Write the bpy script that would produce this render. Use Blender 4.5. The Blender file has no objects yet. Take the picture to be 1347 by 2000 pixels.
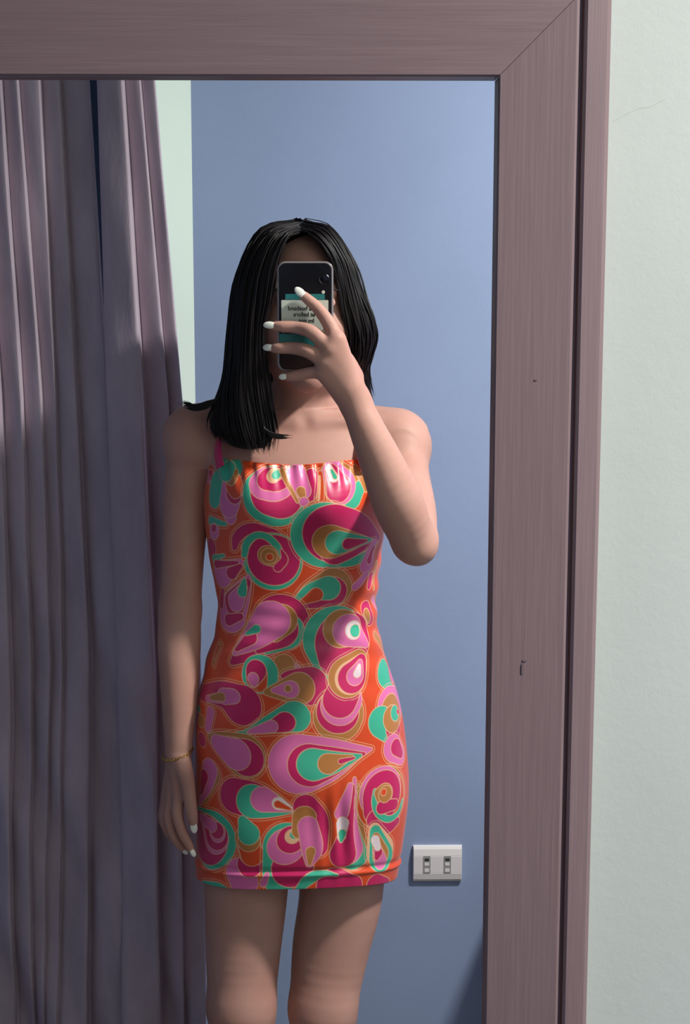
import bpy, bmesh, math, random
import numpy as np
from mathutils import Vector, Matrix

random.seed(7)
rng = np.random.default_rng(7)
scene = bpy.context.scene
C = scene.collection

# ---------------------------------------------------------------- camera
# A phone photograph taken into a mirror.  The mirror glass is the plane y = 0,
# the room lies at y < 0.  The camera is the phone's own lens, D in front of it.
F_PX, D, ZC = 3000.0, 1.04, 1.58
PITCH, YAW = math.atan(455 / F_PX), math.atan(41 / 3033.0)
cam = bpy.data.cameras.new('camera')
cam.sensor_fit = 'VERTICAL'
cam.sensor_height = 36.0
cam.lens = 36.0 * F_PX / 2000.0
cam.clip_start = 0.005
cam_o = bpy.data.objects.new('camera', cam)
cam_o.location = (0, -D, ZC)
cam_o.rotation_euler = (math.pi / 2 - PITCH, 0, -YAW)
C.objects.link(cam_o)
scene.camera = cam_o

# ---------------------------------------------------------------- world, light, exposure
w = bpy.data.worlds.new('world'); scene.world = w; w.use_nodes = True
w.node_tree.nodes['Background'].inputs[0].default_value = (0.75, 0.85, 1.0, 1)
w.node_tree.nodes['Background'].inputs[1].default_value = 0.02
LAMP = (1.05, 1.76, 2.48)          # (x, distance from the camera as seen in the mirror, z)
lamp = bpy.data.lights.new('ceiling_lamp_light', 'AREA')
lamp.shape = 'DISK'; lamp.size = 0.17; lamp.energy = 34; lamp.color = (1.0, 0.985, 0.94)
lamp_o = bpy.data.objects.new('ceiling_lamp_light', lamp)
lamp_o.location = (LAMP[0], D - LAMP[1], LAMP[2] - 0.012)
C.objects.link(lamp_o)
vs = scene.view_settings
vs.view_transform = 'Standard'; vs.look = 'None'; vs.gamma = 1.0; vs.use_curve_mapping = False
vs.exposure = 0.88

# ---------------------------------------------------------------- helpers
# Things seen in the mirror are measured as (x, d, z): d is their distance from
# the camera along the mirror's normal as the mirror shows it.  real() turns
# that into the place where they stand in the room.
def A(px, py, d):
    u, v = px - 673.5, -(py - 1000.0)
    y = F_PX * math.cos(PITCH) + v * math.sin(PITCH)
    z = -F_PX * math.sin(PITCH) + v * math.cos(PITCH)
    x = u * math.cos(YAW) + y * math.sin(YAW)
    y2 = -u * math.sin(YAW) + y * math.cos(YAW)
    return np.array((x / y2 * d, d, ZC + z / y2 * d))
def real(P):
    P = np.asarray(P, dtype=float).reshape(-1, 3).copy()
    P[:, 1] = D - P[:, 1]
    return P
def srgb(r, g, b):
    f = lambda c: (c / 255 / 12.92) if c / 255 <= 0.04045 else ((c / 255 + 0.055) / 1.055) ** 2.4
    return (f(r), f(g), f(b))

class N:
    """small wrapper for node materials"""
    def __init__(s, name, rough=0.5, col=(0.8, 0.8, 0.8), metal=0.0, spec=0.5):
        s.m = bpy.data.materials.new(name); s.m.use_nodes = True
        s.t = s.m.node_tree; s.b = s.t.nodes['Principled BSDF']
        s.b.inputs['Base Color'].default_value = (*col, 1)
        s.b.inputs['Roughness'].default_value = rough
        s.b.inputs['Metallic'].default_value = metal
        s.b.inputs['Specular IOR Level'].default_value = spec
    def node(s, t, **kw):
        n = s.t.nodes.new(t)
        for k, v in kw.items(): setattr(n, k, v)
        return n
    def link(s, a, b): s.t.links.new(a, b)
    def coords(s, scale, kind='Object'):
        tc = s.node('ShaderNodeTexCoord'); mp = s.node('ShaderNodeMapping')
        mp.inputs['Scale'].default_value = scale
        s.link(tc.outputs[kind], mp.inputs[0]); return mp.outputs[0]
    def noise(s, scale=(1, 1, 1), sc=5, det=3, rough=0.5, dist=0.0):
        n = s.node('ShaderNodeTexNoise'); n.inputs['Scale'].default_value = sc
        n.inputs['Detail'].default_value = det; n.inputs['Roughness'].default_value = rough
        n.inputs['Distortion'].default_value = dist
        s.link(s.coords(scale), n.inputs['Vector']); return n.outputs['Fac']
    def ramp(s, fac, stops):
        r = s.node('ShaderNodeValToRGB'); e = r.color_ramp.elements
        while len(e) < len(stops): e.new(0.5)
        for el, (p, c) in zip(e, stops): el.position = p; el.color = (*c, 1)
        s.link(fac, r.inputs[0]); return r.outputs[0]
    def base(s, out): s.link(out, s.b.inputs['Base Color'])
    def bump(s, fac, strength=0.2, dist=0.001):
        b = s.node('ShaderNodeBump'); b.inputs['Strength'].default_value = strength
        b.inputs['Distance'].default_value = dist
        s.link(fac, b.inputs['Height']); s.link(b.outputs[0], s.b.inputs['Normal'])
def two(c, k): return tuple(x * k for x in c)

def plaster(name, col, var=0.05, rough=0.75):
    n = N(name, rough, spec=0.25)
    n.base(n.ramp(n.noise(sc=3.0, det=4), [(0.3, two(col, 1 - var)), (0.7, two(col, 1 + var))]))
    n.bump(n.noise(sc=60, det=5, rough=0.7), 0.25, 0.0012)
    return n.m
M = {}
M['pale'] = plaster('pale_green_paint', srgb(184, 191, 183))
M['strip'] = plaster('pale_mint_gloss_paint', srgb(214, 226, 215), 0.02, 0.5)
M['ceiling'] = plaster('grey_white_ceiling_paint', srgb(165, 165, 160))
M['blue'] = plaster('blue_paint', srgb(142, 156, 190))
M['white'] = plaster('white_paint', srgb(225, 226, 220))
n = N('grey_floor_tile', 0.35); n.base(n.ramp(n.noise(sc=6), [(0.3, srgb(78, 70, 64)), (0.7, srgb(98, 90, 82))])); M['floor'] = n.m
M['grout'] = N('grout', 0.9, srgb(95, 90, 85)).m
def laminate(name, scale):
    n = N(name, 0.42, spec=0.4)
    f = n.noise(scale, 9, 5, 0.65, 0.3)
    n.base(n.ramp(f, [(0.25, srgb(114, 95, 95)), (0.5, srgb(121, 101, 101)), (0.8, srgb(130, 110, 109))]))
    n.bump(f, 0.25, 0.0006); return n.m
M['frame_v'] = laminate('brushed_brown_frame_vertical', (60, 60, 1.2))
M['frame_h'] = laminate('brushed_brown_frame_horizontal', (1.2, 60, 60))
n = N('mirror_silver', 0.0, (0.90, 0.925, 0.915), 1.0); M['mirror'] = n.m
M['mirror_edge'] = N('dark_mirror_backing', 0.6, srgb(40, 34, 32)).m
n = N('grey_violet_velvet', 0.85, spec=0.15)
n.base(n.ramp(n.noise((1, 1, 0.35), 14, 4, 0.6), [(0.3, srgb(174, 158, 170)), (0.7, srgb(196, 178, 190))]))
n.b.inputs['Sheen Weight'].default_value = 0.55; n.b.inputs['Sheen Roughness'].default_value = 0.35
n.b.inputs['Sheen Tint'].default_value = (*srgb(190, 180, 215), 1)
n.bump(n.noise((1, 1, 0.3), 25, 4, 0.6, 0.4), 0.35, 0.004); M['velvet'] = n.m
M['steel'] = N('brushed_steel', 0.3, srgb(170, 170, 172), 1.0).m
n = N('skin', 0.55, spec=0.25)
n.base(n.ramp(n.noise(sc=14, det=4), [(0.3, srgb(180, 132, 119)), (0.7, srgb(190, 144, 131))]))
n.b.inputs['Subsurface Weight'].default_value = 0.12
n.b.inputs['Subsurface Radius'].default_value = (0.010, 0.004, 0.002)
n.b.inputs['Subsurface Scale'].default_value = 0.6
n.bump(n.noise(sc=300, det=2), 0.08, 0.0005); M['skin'] = n.m
n = N('black_hair', 0.46, spec=0.30)
n.base(n.ramp(n.noise((1, 1, 0.2), 90, 3), [(0.3, srgb(8, 6, 8)), (0.75, srgb(28, 18, 20))])); M['hair'] = n.m
M['nail'] = N('white_nail_polish', 0.2, srgb(238, 236, 226)).m
M['lip'] = N('lip_skin', 0.4, srgb(168, 92, 88)).m
M['eye'] = N('eye_white', 0.15, srgb(226, 220, 214)).m
M['iris'] = N('dark_iris', 0.1, srgb(40, 24, 16)).m
M['gold'] = N('gold_chain', 0.28, srgb(205, 165, 85), 1.0).m
M['outlet'] = N('white_outlet_plastic', 0.35, srgb(228, 220, 222)).m
M['outlet_grey'] = N('grey_outlet_insert', 0.45, srgb(150, 148, 148)).m
M['dark'] = N('dark_slot', 0.7, srgb(52, 50, 52)).m
M['phone_black'] = N('black_phone_glass', 0.12, srgb(14, 13, 18)).m
M['phone_rim'] = N('glossy_clear_rim', 0.18, srgb(150, 142, 140), 0.5).m
M['lens'] = N('camera_lens_glass', 0.05, srgb(8, 8, 14)).m
M['lens_ring'] = N('lens_ring_metal', 0.3, srgb(60, 60, 64), 1.0).m
M['flash'] = N('flash_window', 0.3, srgb(210, 205, 190)).m
M['card'] = N('pale_printed_card', 0.55, srgb(196, 198, 186)).m
M['teal'] = N('teal_print', 0.5, srgb(24, 112, 112)).m
M['ink'] = N('black_ink', 0.7, srgb(38, 40, 38)).m
n = N('lamp_diffuser', 0.5, (1, 1, 1)); n.b.inputs['Emission Color'].default_value = (1, 0.98, 0.94, 1)
n.b.inputs['Emission Strength'].default_value = 6.0; M['diffuser'] = n.m

def tag(o, label=None, cat=None, group=None, kind=None):
    if label: o['label'] = label
    if cat: o['category'] = cat
    if group: o['group'] = group
    if kind: o['kind'] = kind
    return o
def mesh_obj(name, V, Fc, mat, parent=None, smooth=False, fix=True):
    me = bpy.data.meshes.new(name)
    me.from_pydata([tuple(map(float, v)) for v in V], [], [tuple(map(int, f)) for f in Fc])
    if fix:
        bm = bmesh.new(); bm.from_mesh(me); bmesh.ops.recalc_face_normals(bm, faces=bm.faces); bm.to_mesh(me); bm.free()
    if smooth: me.polygons.foreach_set('use_smooth', np.ones(len(me.polygons), bool))
    me.materials.append(mat)
    o = bpy.data.objects.new(name, me); C.objects.link(o)
    if parent: o.parent = parent; o.matrix_parent_inverse = Matrix.Translation(-Vector(parent.location))
    return o
def big_mesh(name, V, Q, mat, parent=None):
    """fast path for large all-quad meshes, world-space vertices"""
    V = np.asarray(V, np.float32); Q = np.asarray(Q, np.int32)
    me = bpy.data.meshes.new(name)
    me.vertices.add(len(V)); me.vertices.foreach_set('co', V.ravel())
    me.loops.add(Q.size); me.loops.foreach_set('vertex_index', Q.ravel())
    me.polygons.add(len(Q))
    me.polygons.foreach_set('loop_start', np.arange(0, Q.size, 4, dtype=np.int32))
    me.update(calc_edges=True); me.validate()
    me.polygons.foreach_set('use_smooth', np.ones(len(Q), bool))
    me.materials.append(mat)
    o = bpy.data.objects.new(name, me); C.objects.link(o)
    if parent: o.parent = parent; o.matrix_parent_inverse = Matrix.Translation(-Vector(parent.location))
    return o
def empty(name, loc):
    o = bpy.data.objects.new(name, None); o.location = loc; o.empty_display_size = 0.05; C.objects.link(o); return o
def box(name, lo, hi, mat, parent=None, bevel=0.0, seg=2):
    bm = bmesh.new(); bmesh.ops.create_cube(bm, size=1)
    lo, hi = np.minimum(lo, hi), np.maximum(lo, hi)
    for v in bm.verts: v.co = Vector([(a + b) / 2 + c * (b - a) for a, b, c in zip(lo, hi, v.co)])
    if bevel: bmesh.ops.bevel(bm, geom=bm.edges[:], offset=bevel, segments=seg, profile=0.5, affect='EDGES')
    me = bpy.data.meshes.new(name); bm.to_mesh(me); bm.free(); me.materials.append(mat)
    o = bpy.data.objects.new(name, me); C.objects.link(o)
    if parent: o.parent = parent; o.matrix_parent_inverse = Matrix.Translation(-Vector(parent.location))
    return o
def prism(name, pts, axis, a, b, mat, parent=None):
    """polygon in the plane normal to axis, extruded from a to b"""
    V = []
    for t in (a, b):
        for p in pts:
            q = list(p); q.insert(axis, t); V.append(q)
    k = len(pts)
    Fc = [tuple(range(k)), tuple(range(2 * k - 1, k - 1, -1))] + [(i, (i + 1) % k, k + (i + 1) % k, k + i) for i in range(k)]
    return mesh_obj(name, V, Fc, mat, parent)
def rrect(cx, cz, w, h, r, seg=6):
    P = []
    for sx, sz, a0 in ((1, 1, 0), (-1, 1, 90), (-1, -1, 180), (1, -1, 270)):
        for i in range(seg + 1):
            a = math.radians(a0 + 90 * i / seg)
            P.append((cx + sx * (w / 2 - r) + r * math.cos(a), cz + sz * (h / 2 - r) + r * math.sin(a)))
    return P
def lathe(name, prof, loc, axis, mat, parent=None, seg=40):
    V, Fc = [], []
    for r, h in prof:
        for i in range(seg):
            a = 2 * math.pi * i / seg
            c = [r * math.cos(a), r * math.sin(a)]; c.insert(axis, h); V.append(np.array(c) + loc)
    for j in range(len(prof) - 1):
        for i in range(seg): Fc.append((j * seg + i, j * seg + (i + 1) % seg, (j + 1) * seg + (i + 1) % seg, (j + 1) * seg + i))
    Fc.append(tuple(range(seg))); Fc.append(tuple((len(prof) - 1) * seg + i for i in range(seg)))
    return mesh_obj(name, V, Fc, mat, parent, smooth=False)
def tube_arrays(P, R, ns=6):
    """tube along P (n,3) with radii R; returns vertices and quads (ends closed by shrinking)"""
    P = np.asarray(P, float); n = len(P)
    T = np.gradient(P, axis=0); T /= np.linalg.norm(T, axis=1)[:, None] + 1e-12
    up = np.array((0.3, 0.9, 0.2)); 
    B = np.cross(T, up); B /= np.linalg.norm(B, axis=1)[:, None] + 1e-12
    Nn = np.cross(B, T)
    a = np.linspace(0, 2 * np.pi, ns, endpoint=False)
    V = P[:, None, :] + np.asarray(R)[:, None, None] * (np.cos(a)[None, :, None] * B[:, None, :] + np.sin(a)[None, :, None] * Nn[:, None, :])
    i, j = np.meshgrid(np.arange(n - 1), np.arange(ns), indexing='ij')
    Q = np.stack([i * ns + j, i * ns + (j + 1) % ns, (i + 1) * ns + (j + 1) % ns, (i + 1) * ns + j], -1).reshape(-1, 4)
    return V.reshape(-1, 3), Q
def spline(pts, n):
    """Catmull-Rom through pts"""
    P = np.asarray(pts, float); k = len(P)
    if k < 3: return P[0] + (P[-1] - P[0]) * np.linspace(0, 1, n)[:, None]
    E = np.vstack([2 * P[0] - P[1], P, 2 * P[-1] - P[-2]])
    t = np.linspace(0, k - 1 - 1e-9, n); i = t.astype(int); f = (t - i)[:, None]
    p0, p1, p2, p3 = E[i], E[i + 1], E[i + 2], E[i + 3]
    return 0.5 * (2 * p1 + (p2 - p0) * f + (2 * p0 - 5 * p1 + 4 * p2 - p3) * f ** 2 + (3 * p1 - p0 - 3 * p2 + p3) * f ** 3)

# ---------------------------------------------------------------- room shell
D_BACK = 2.74
yb = D - D_BACK
XL, XR, ZT = -1.30, 2.60, 2.55
corner = A(377, 480, D_BACK)[0]
struct = lambda o: tag(o, kind='structure')
HALL = yb - 1.1
fl = struct(box('floor', (XL - .1, HALL - .1, -0.10), (XR + .1, 0.12, -0.004), M['grout']))
for i in range(14):
    for j in range(11):
        x0, y0 = XL - .1 + i * 0.31, HALL - .1 + j * 0.31
        x1, y1 = min(x0 + .306, XR + .1), min(y0 + .306, 0.12)
        if x1 - x0 > .02 and y1 - y0 > .02: box('tile', (x0, y0, -0.004), (x1, y1, 0.0), M['floor'], fl)
struct(box('ceiling', (XL - .1, HALL - .1, ZT), (XR + .1, 0.12, ZT + .1), M['ceiling']))
struct(box('wall_front', (XL - .1, 0.018, 0), (XR + .1, 0.12, ZT), M['pale']))
V, Q = tube_arrays(spline([A(x_, y_, D + .018) * np.array((1, 0, 1)) + np.array((0, .0181, 0)) for x_, y_ in ((1195, 238), (1225, 222), (1248, 212), (1270, 208), (1300, 192))], 24), [.00022] * 24, 5)
mesh_obj('hairline_crack', V, Q, plaster('crack_shade', srgb(172, 179, 171)), bpy.data.objects['wall_front'])
struct(box('wall_left', (XL - .1, HALL - .1, 0), (XL, 0.018, ZT), M['blue']))
struct(box('wall_right', (XR, HALL - .1, 0), (XR + .1, 0.018, ZT), M['blue']))
struct(box('wall_back', (corner, yb - 0.10, 0), (XR, yb, ZT), M['blue']))
# slanting return wall between the doorway and the blue wall
struct(prism('wall_back_return', [(corner, yb), (-0.312, yb + 0.105), (-0.322, yb + 0.105), (-0.345, yb - 0.10), (corner, yb - 0.10)], 2, 0, ZT, M['strip']))
struct(box('wall_above_doorway', (XL, yb - 0.10, 2.20), (-0.345, yb + 0.006, ZT), M['pale']))
struct(box('wall_hallway', (XL, HALL - .1, 0), (XR, HALL, ZT), M['blue']))
# low ledge added out of view at right to shade the blue wall's foot
pw = A(945, 1812, D_BACK)
dirv = np.array(LAMP) - pw; dirv[1] = 0
zl = 0.62; xl = pw[0] + dirv[0] / dirv[2] * (zl - pw[2])
struct(box('added_shadow_ledge', (xl, yb, 0), (XR, yb + 0.30, zl), M['blue'], bevel=0.004))

# ---------------------------------------------------------------- mirror
ym = D - 0.012
xr_in = A(961, 1000, ym)[0]; zt_in = A(500, 148.5, ym)[2]
xl_in, zb_in = xr_in - 0.66, 0.22
mir = empty('wall_mirror', ((xl_in + xr_in) / 2, 0.0, zb_in - 0.075))
tag(mir, 'large brown wood-framed wall mirror on the pale green wall', 'mirror')
prof = [(0.0, 0.006), (0.0, -0.0105), (0.0012, -0.012), (0.0500, -0.0135), (0.0518, -0.0125), (0.0524, -0.0085), (0.0542, -0.0085),
        (0.0550, -0.0125), (0.0570, -0.0138), (0.0700, -0.0120), (0.0728, -0.0095), (0.0735, -0.006), (0.0735, 0.018), (0.004, 0.018), (0.004, 0.006)]
def rail(side, mat):
    V = []
    for s in (0, 1):
        for u, y in prof:
            if side in 'LR':
                x = xr_in + u if side == 'R' else xl_in - u
                z = (zt_in + u) if s else (zb_in - u)
            else:
                z = zt_in + u if side == 'T' else zb_in - u
                x = (xr_in + u) if s else (xl_in - u)
            # hairline mitre joint
            if side in 'LR': z -= 0.0002 * (1 if s else -1)
            else: x -= 0.0002 * (1 if s else -1)
            V.append((x, y, z))
    k = len(prof)
    Fc = [tuple(range(k)), tuple(range(2 * k - 1, k - 1, -1))] + [(i, (i + 1) % k, k + (i + 1) % k, k + i) for i in range(k)]
    return mesh_obj('frame_rail', V, Fc, mat, mir)
for s_, m_ in (('T', 'frame_h'), ('R', 'frame_v'), ('B', 'frame_h'), ('L', 'frame_v')): rail(s_, M[m_])
g = box('mirror_glass', (xl_in - .0035, 0.0, zb_in - .0035), (xr_in + .0035, 0.004, zt_in + .0035), M['mirror'], mir)
tag(g, 'clear silvered glass')
M['scuff'] = N('scuffed_frame', 0.7, srgb(103, 85, 85)).m
for px_, py_, w_, h_ in ((1020, 1306, .0016, .0075), (1024, 1290, .0030, .0014), (1046, 742, .0022, .0012)):
    p_ = A(px_, py_, D - .0128)
    prism('scuff_mark', rrect(p_[0], p_[2], w_, h_, min(w_, h_) * .49, 3), 1, -.0120, -.01335, M['scuff'], mir)

# ---------------------------------------------------------------- ceiling lamp
lc = real(LAMP)[0]
lt = empty('ceiling_lamp', (lc[0], lc[1], ZT)); tag(lt, 'round white ceiling lamp', 'lamp')
lathe('housing', [(0.02, 0.0), (0.115, 0.0), (0.125, -0.012), (0.125, -0.045), (0.118, -0.052), (0.10, -0.052), (0.098, -0.04), (0.02, -0.04)], np.array((lc[0], lc[1], ZT)), 2, M['white'], lt)
lathe('diffuser', [(0.0, -0.041), (0.097, -0.041), (0.097, -0.050), (0.06, -0.0515), (0.0, -0.052)], np.array((lc[0], lc[1], ZT)), 2, M['diffuser'], lt)

# ---------------------------------------------------------------- curtains
D_CUR = 2.56
zt_c, zb_c = 2.10, 0.015
rows = [(148, None), (780, None), (1300, None), (2000, None)]
def curtain(name, crest, x_end, drop, label, d0, seed):
    """crest: silhouettes of the folds, each a list of image x at rows 148, 780, 1300, 2000; every fold
    rises slowly to its crest and drops sharply behind it"""
    pys = np.array([148, 780, 1300, 2000.])
    zr = np.array([A(200, p, d0)[2] for p in pys])
    cx = np.array([[A(c, p, d0)[0] for c, p in zip(cr, pys)] for cr in crest])      # (k,4)
    zs = np.linspace(zt_c, zb_c, 150)
    o = np.argsort(zr)
    X = np.array([np.interp(zs, zr[o], r[o]) for r in cx])                             # (k, nz)
    # extrapolate above the top of the mirror and below the frame
    top = zs > zr[0]; slope = (cx[:, 0] - cx[:, 1]) / (zr[0] - zr[1])
    X[:, top] = cx[:, [0]] + slope[:, None] * (zs[top] - zr[0])[None, :] * 0.6
    bot = zs < zr[3]; slope = (cx[:, 3] - cx[:, 2]) / (zr[3] - zr[2])
    X[:, bot] = cx[:, [3]] + slope[:, None] * (zs[bot] - zr[3])[None, :] * 0.6
    # across each fold: fraction along, depth towards the viewer
    f = np.array([0.0, 0.06, 0.2, 0.4, 0.6, 0.78, 0.9, 0.97, 1.0, 0.985])
    h = np.array([-0.2, 0.0, 0.22, 0.45, 0.68, 0.87, 0.97, 1.0, 0.86, 0.30])
    U, H = [], []
    k = len(crest)
    rg = np.random.default_rng(seed)
    for i in range(k - 1):
        wdt = X[i + 1] - X[i]
        amp = np.clip(0.48 * np.abs(wdt), 0.012, drop) * rg.uniform(0.85, 1.15)
        for ff, hh in zip(f, h):
            U.append(X[i] + wdt * ff); H.append(amp * hh)
    U, H = np.array(U), np.array(H)                                                     # (m, nz)
    m = len(U)
    Zg = np.broadcast_to(zs, U.shape)
    ph = rg.uniform(0, 6, 8)
    wav = 0.005 * np.sin(Zg * 5 + U * 17 + ph[0]) + 0.004 * np.sin(Zg * 11 - U * 30 + ph[1]) + 0.003 * np.sin(Zg * 23 + U * 60 + ph[2])
    low = np.clip((1.35 - Zg) / 1.3, 0, 1)
    wav = wav * (0.4 + 1.8 * low) + 0.014 * low * np.sin(Zg * 9 + U * 45 + ph[3])
    dep = d0 - H - wav + 0.02
    front = np.stack([U, dep, Zg], -1)
    back = front + np.array((0, 0.004, 0))
    nz = len(zs)
    def grid(off, flip):
        i, j = np.meshgrid(np.arange(m - 1), np.arange(nz - 1), indexing='ij')
        q = np.stack([i * nz + j, (i + 1) * nz + j, (i + 1) * nz + j + 1, i * nz + j + 1], -1).reshape(-1, 4) + off
        return q[:, ::-1] if flip else q
    Q = [grid(0, True), grid(m * nz, False)]
    b = m * nz
    j = np.arange(nz - 1)
    for i in (0, m - 1):
        q = np.stack([i * nz + j, i * nz + j + 1, b + i * nz + j + 1, b + i * nz + j], -1); Q.append(q if i else q[:, ::-1])
    i = np.arange(m - 1)
    for jj in (0, nz - 1):
        q = np.stack([i * nz + jj, (i + 1) * nz + jj, b + (i + 1) * nz + jj, b + i * nz + jj], -1); Q.append(q if jj == 0 else q[:, ::-1])
    ob = big_mesh(name, real(np.vstack([front.reshape(-1, 3), back.reshape(-1, 3)])), np.vstack(Q), M['velvet'])
    tag(ob, label, 'curtain', 'curtain panels over the doorway')
    return ob, X
left_c, _ = curtain('curtain', [(-150, -120, -110, -100), (-95, -60, -45, -35), (-40, 0, 20, 25), (0, 42, 60, 62), (33, 80, 97, 84), (77, 107, 120, 112), (113, 149, 174, 172), (173, 214, 244, 252)], None, 0.05,
        'grey-violet velvet curtain panel at the far left edge of the mirror', D_CUR + 0.062, 3)
right_c, _ = curtain('curtain', [(184, 204, 226, 236), (240, 281, 305, 312), (272, 327, 352, 358), (300, 354, 391, 402)], None, 0.05,
        'grey-violet velvet curtain panel right beside the pale wall strip, behind the bare arm', D_CUR - 0.005, 5)
rod = empty('curtain_rod', (-0.65, D - D_CUR - 0.0, 2.115)); tag(rod, 'steel curtain rod above the velvet curtains', 'curtain rod')
yr = D - D_CUR - 0.005
V, Q = tube_arrays(np.array([(x, yr, 2.115) for x in np.linspace(XL + .001, corner - 0.02, 12)]), [0.012] * 12, 14)
mesh_obj('pole', V, [tuple(q) for q in Q] + [tuple(range(14)), tuple(range(len(V) - 14, len(V)))], M['steel'], rod, True)
box('bracket', (corner - 0.06, yb + 0.006, 2.10), (corner - 0.045, yr, 2.13), M['steel'], rod, 0.002)
box('bracket', (XL + 0.05, yb + 0.006, 2.13), (XL + 0.065, yr, 2.16), M['steel'], rod, 0.002)

# ---------------------------------------------------------------- outlet on the blue wall
p0, p1 = A(806, 1722, D_BACK - .006), A(902, 1652, D_BACK - .006)
ow, oh = p1[0] - p0[0], p1[2] - p0[2]; ocx, ocz = (p0[0] + p1[0]) / 2, (p0[2] + p1[2]) / 2
out = empty('wall_outlet', (ocx, yb, ocz)); tag(out, 'white double wall outlet low on the blue wall', 'outlet')
V, Fc = [], []
profz = [(-0.5, 0.001), (-0.49, 0.006), (-0.42, 0.0085), (-0.245, 0.0105), (-0.235, 0.0098), (-0.225, 0.0105), (0.225, 0.0105), (0.235, 0.0098), (0.245, 0.0105), (0.42, 0.0085), (0.49, 0.006), (0.5, 0.001)]
for t, kx in ((-0.5, 0.75), (-0.488, 1.0), (0.488, 1.0), (0.5, 0.75)):
    for zf, h in profz: V.append((ocx + t * ow, yb + h * kx, ocz + zf * oh))
npz = len(profz)
for i in range(3):
    for j in range(npz - 1): Fc.append((i * npz + j, (i + 1) * npz + j, (i + 1) * npz + j + 1, i * npz + j + 1))
bk = len(V)
for i, t in enumerate((-0.5, -0.488, 0.488, 0.5)):
    for zf in (-0.5, 0.5): V.append((ocx + t * ow, yb, ocz + zf * oh))
Fc += [(0, 1, 2, 3, 4, 5, 6, 7, 8, 9, 10, 11, bk + 1, bk), tuple(range(3 * npz, 4 * npz)) + (bk + 7, bk + 6)]
for i in range(3):
    Fc += [(i * npz, (i + 1) * npz, bk + 2 * (i + 1), bk + 2 * i), (i * npz + 11, (i + 1) * npz + 11, bk + 2 * (i + 1) + 1, bk + 2 * i + 1), (bk + 2 * i, bk + 2 * i + 2, bk + 2 * i + 3, bk + 2 * i + 1)]
mesh_obj('cover_plate', V, Fc, M['outlet'], out)
for fx in (0.28, 0.70):
    sx = ocx - ow / 2 + fx * ow
    so = prism('socket', rrect(sx, ocz, 0.0135, oh * 0.47, 0.001, 2), 1, yb + 0.006, yb + 0.0112, M['outlet_grey'], out)
    for dz, hh, m_ in ((0.010, 0.005, 'dark'), (0.0015, 0.006, 'outlet'), (-0.0105, 0.007, 'outlet')):
        prism('socket_hole', rrect(sx, ocz + dz, 0.0085, hh, 0.0014, 3), 1, yb + 0.008, yb + 0.0116, M[m_], so)

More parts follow.
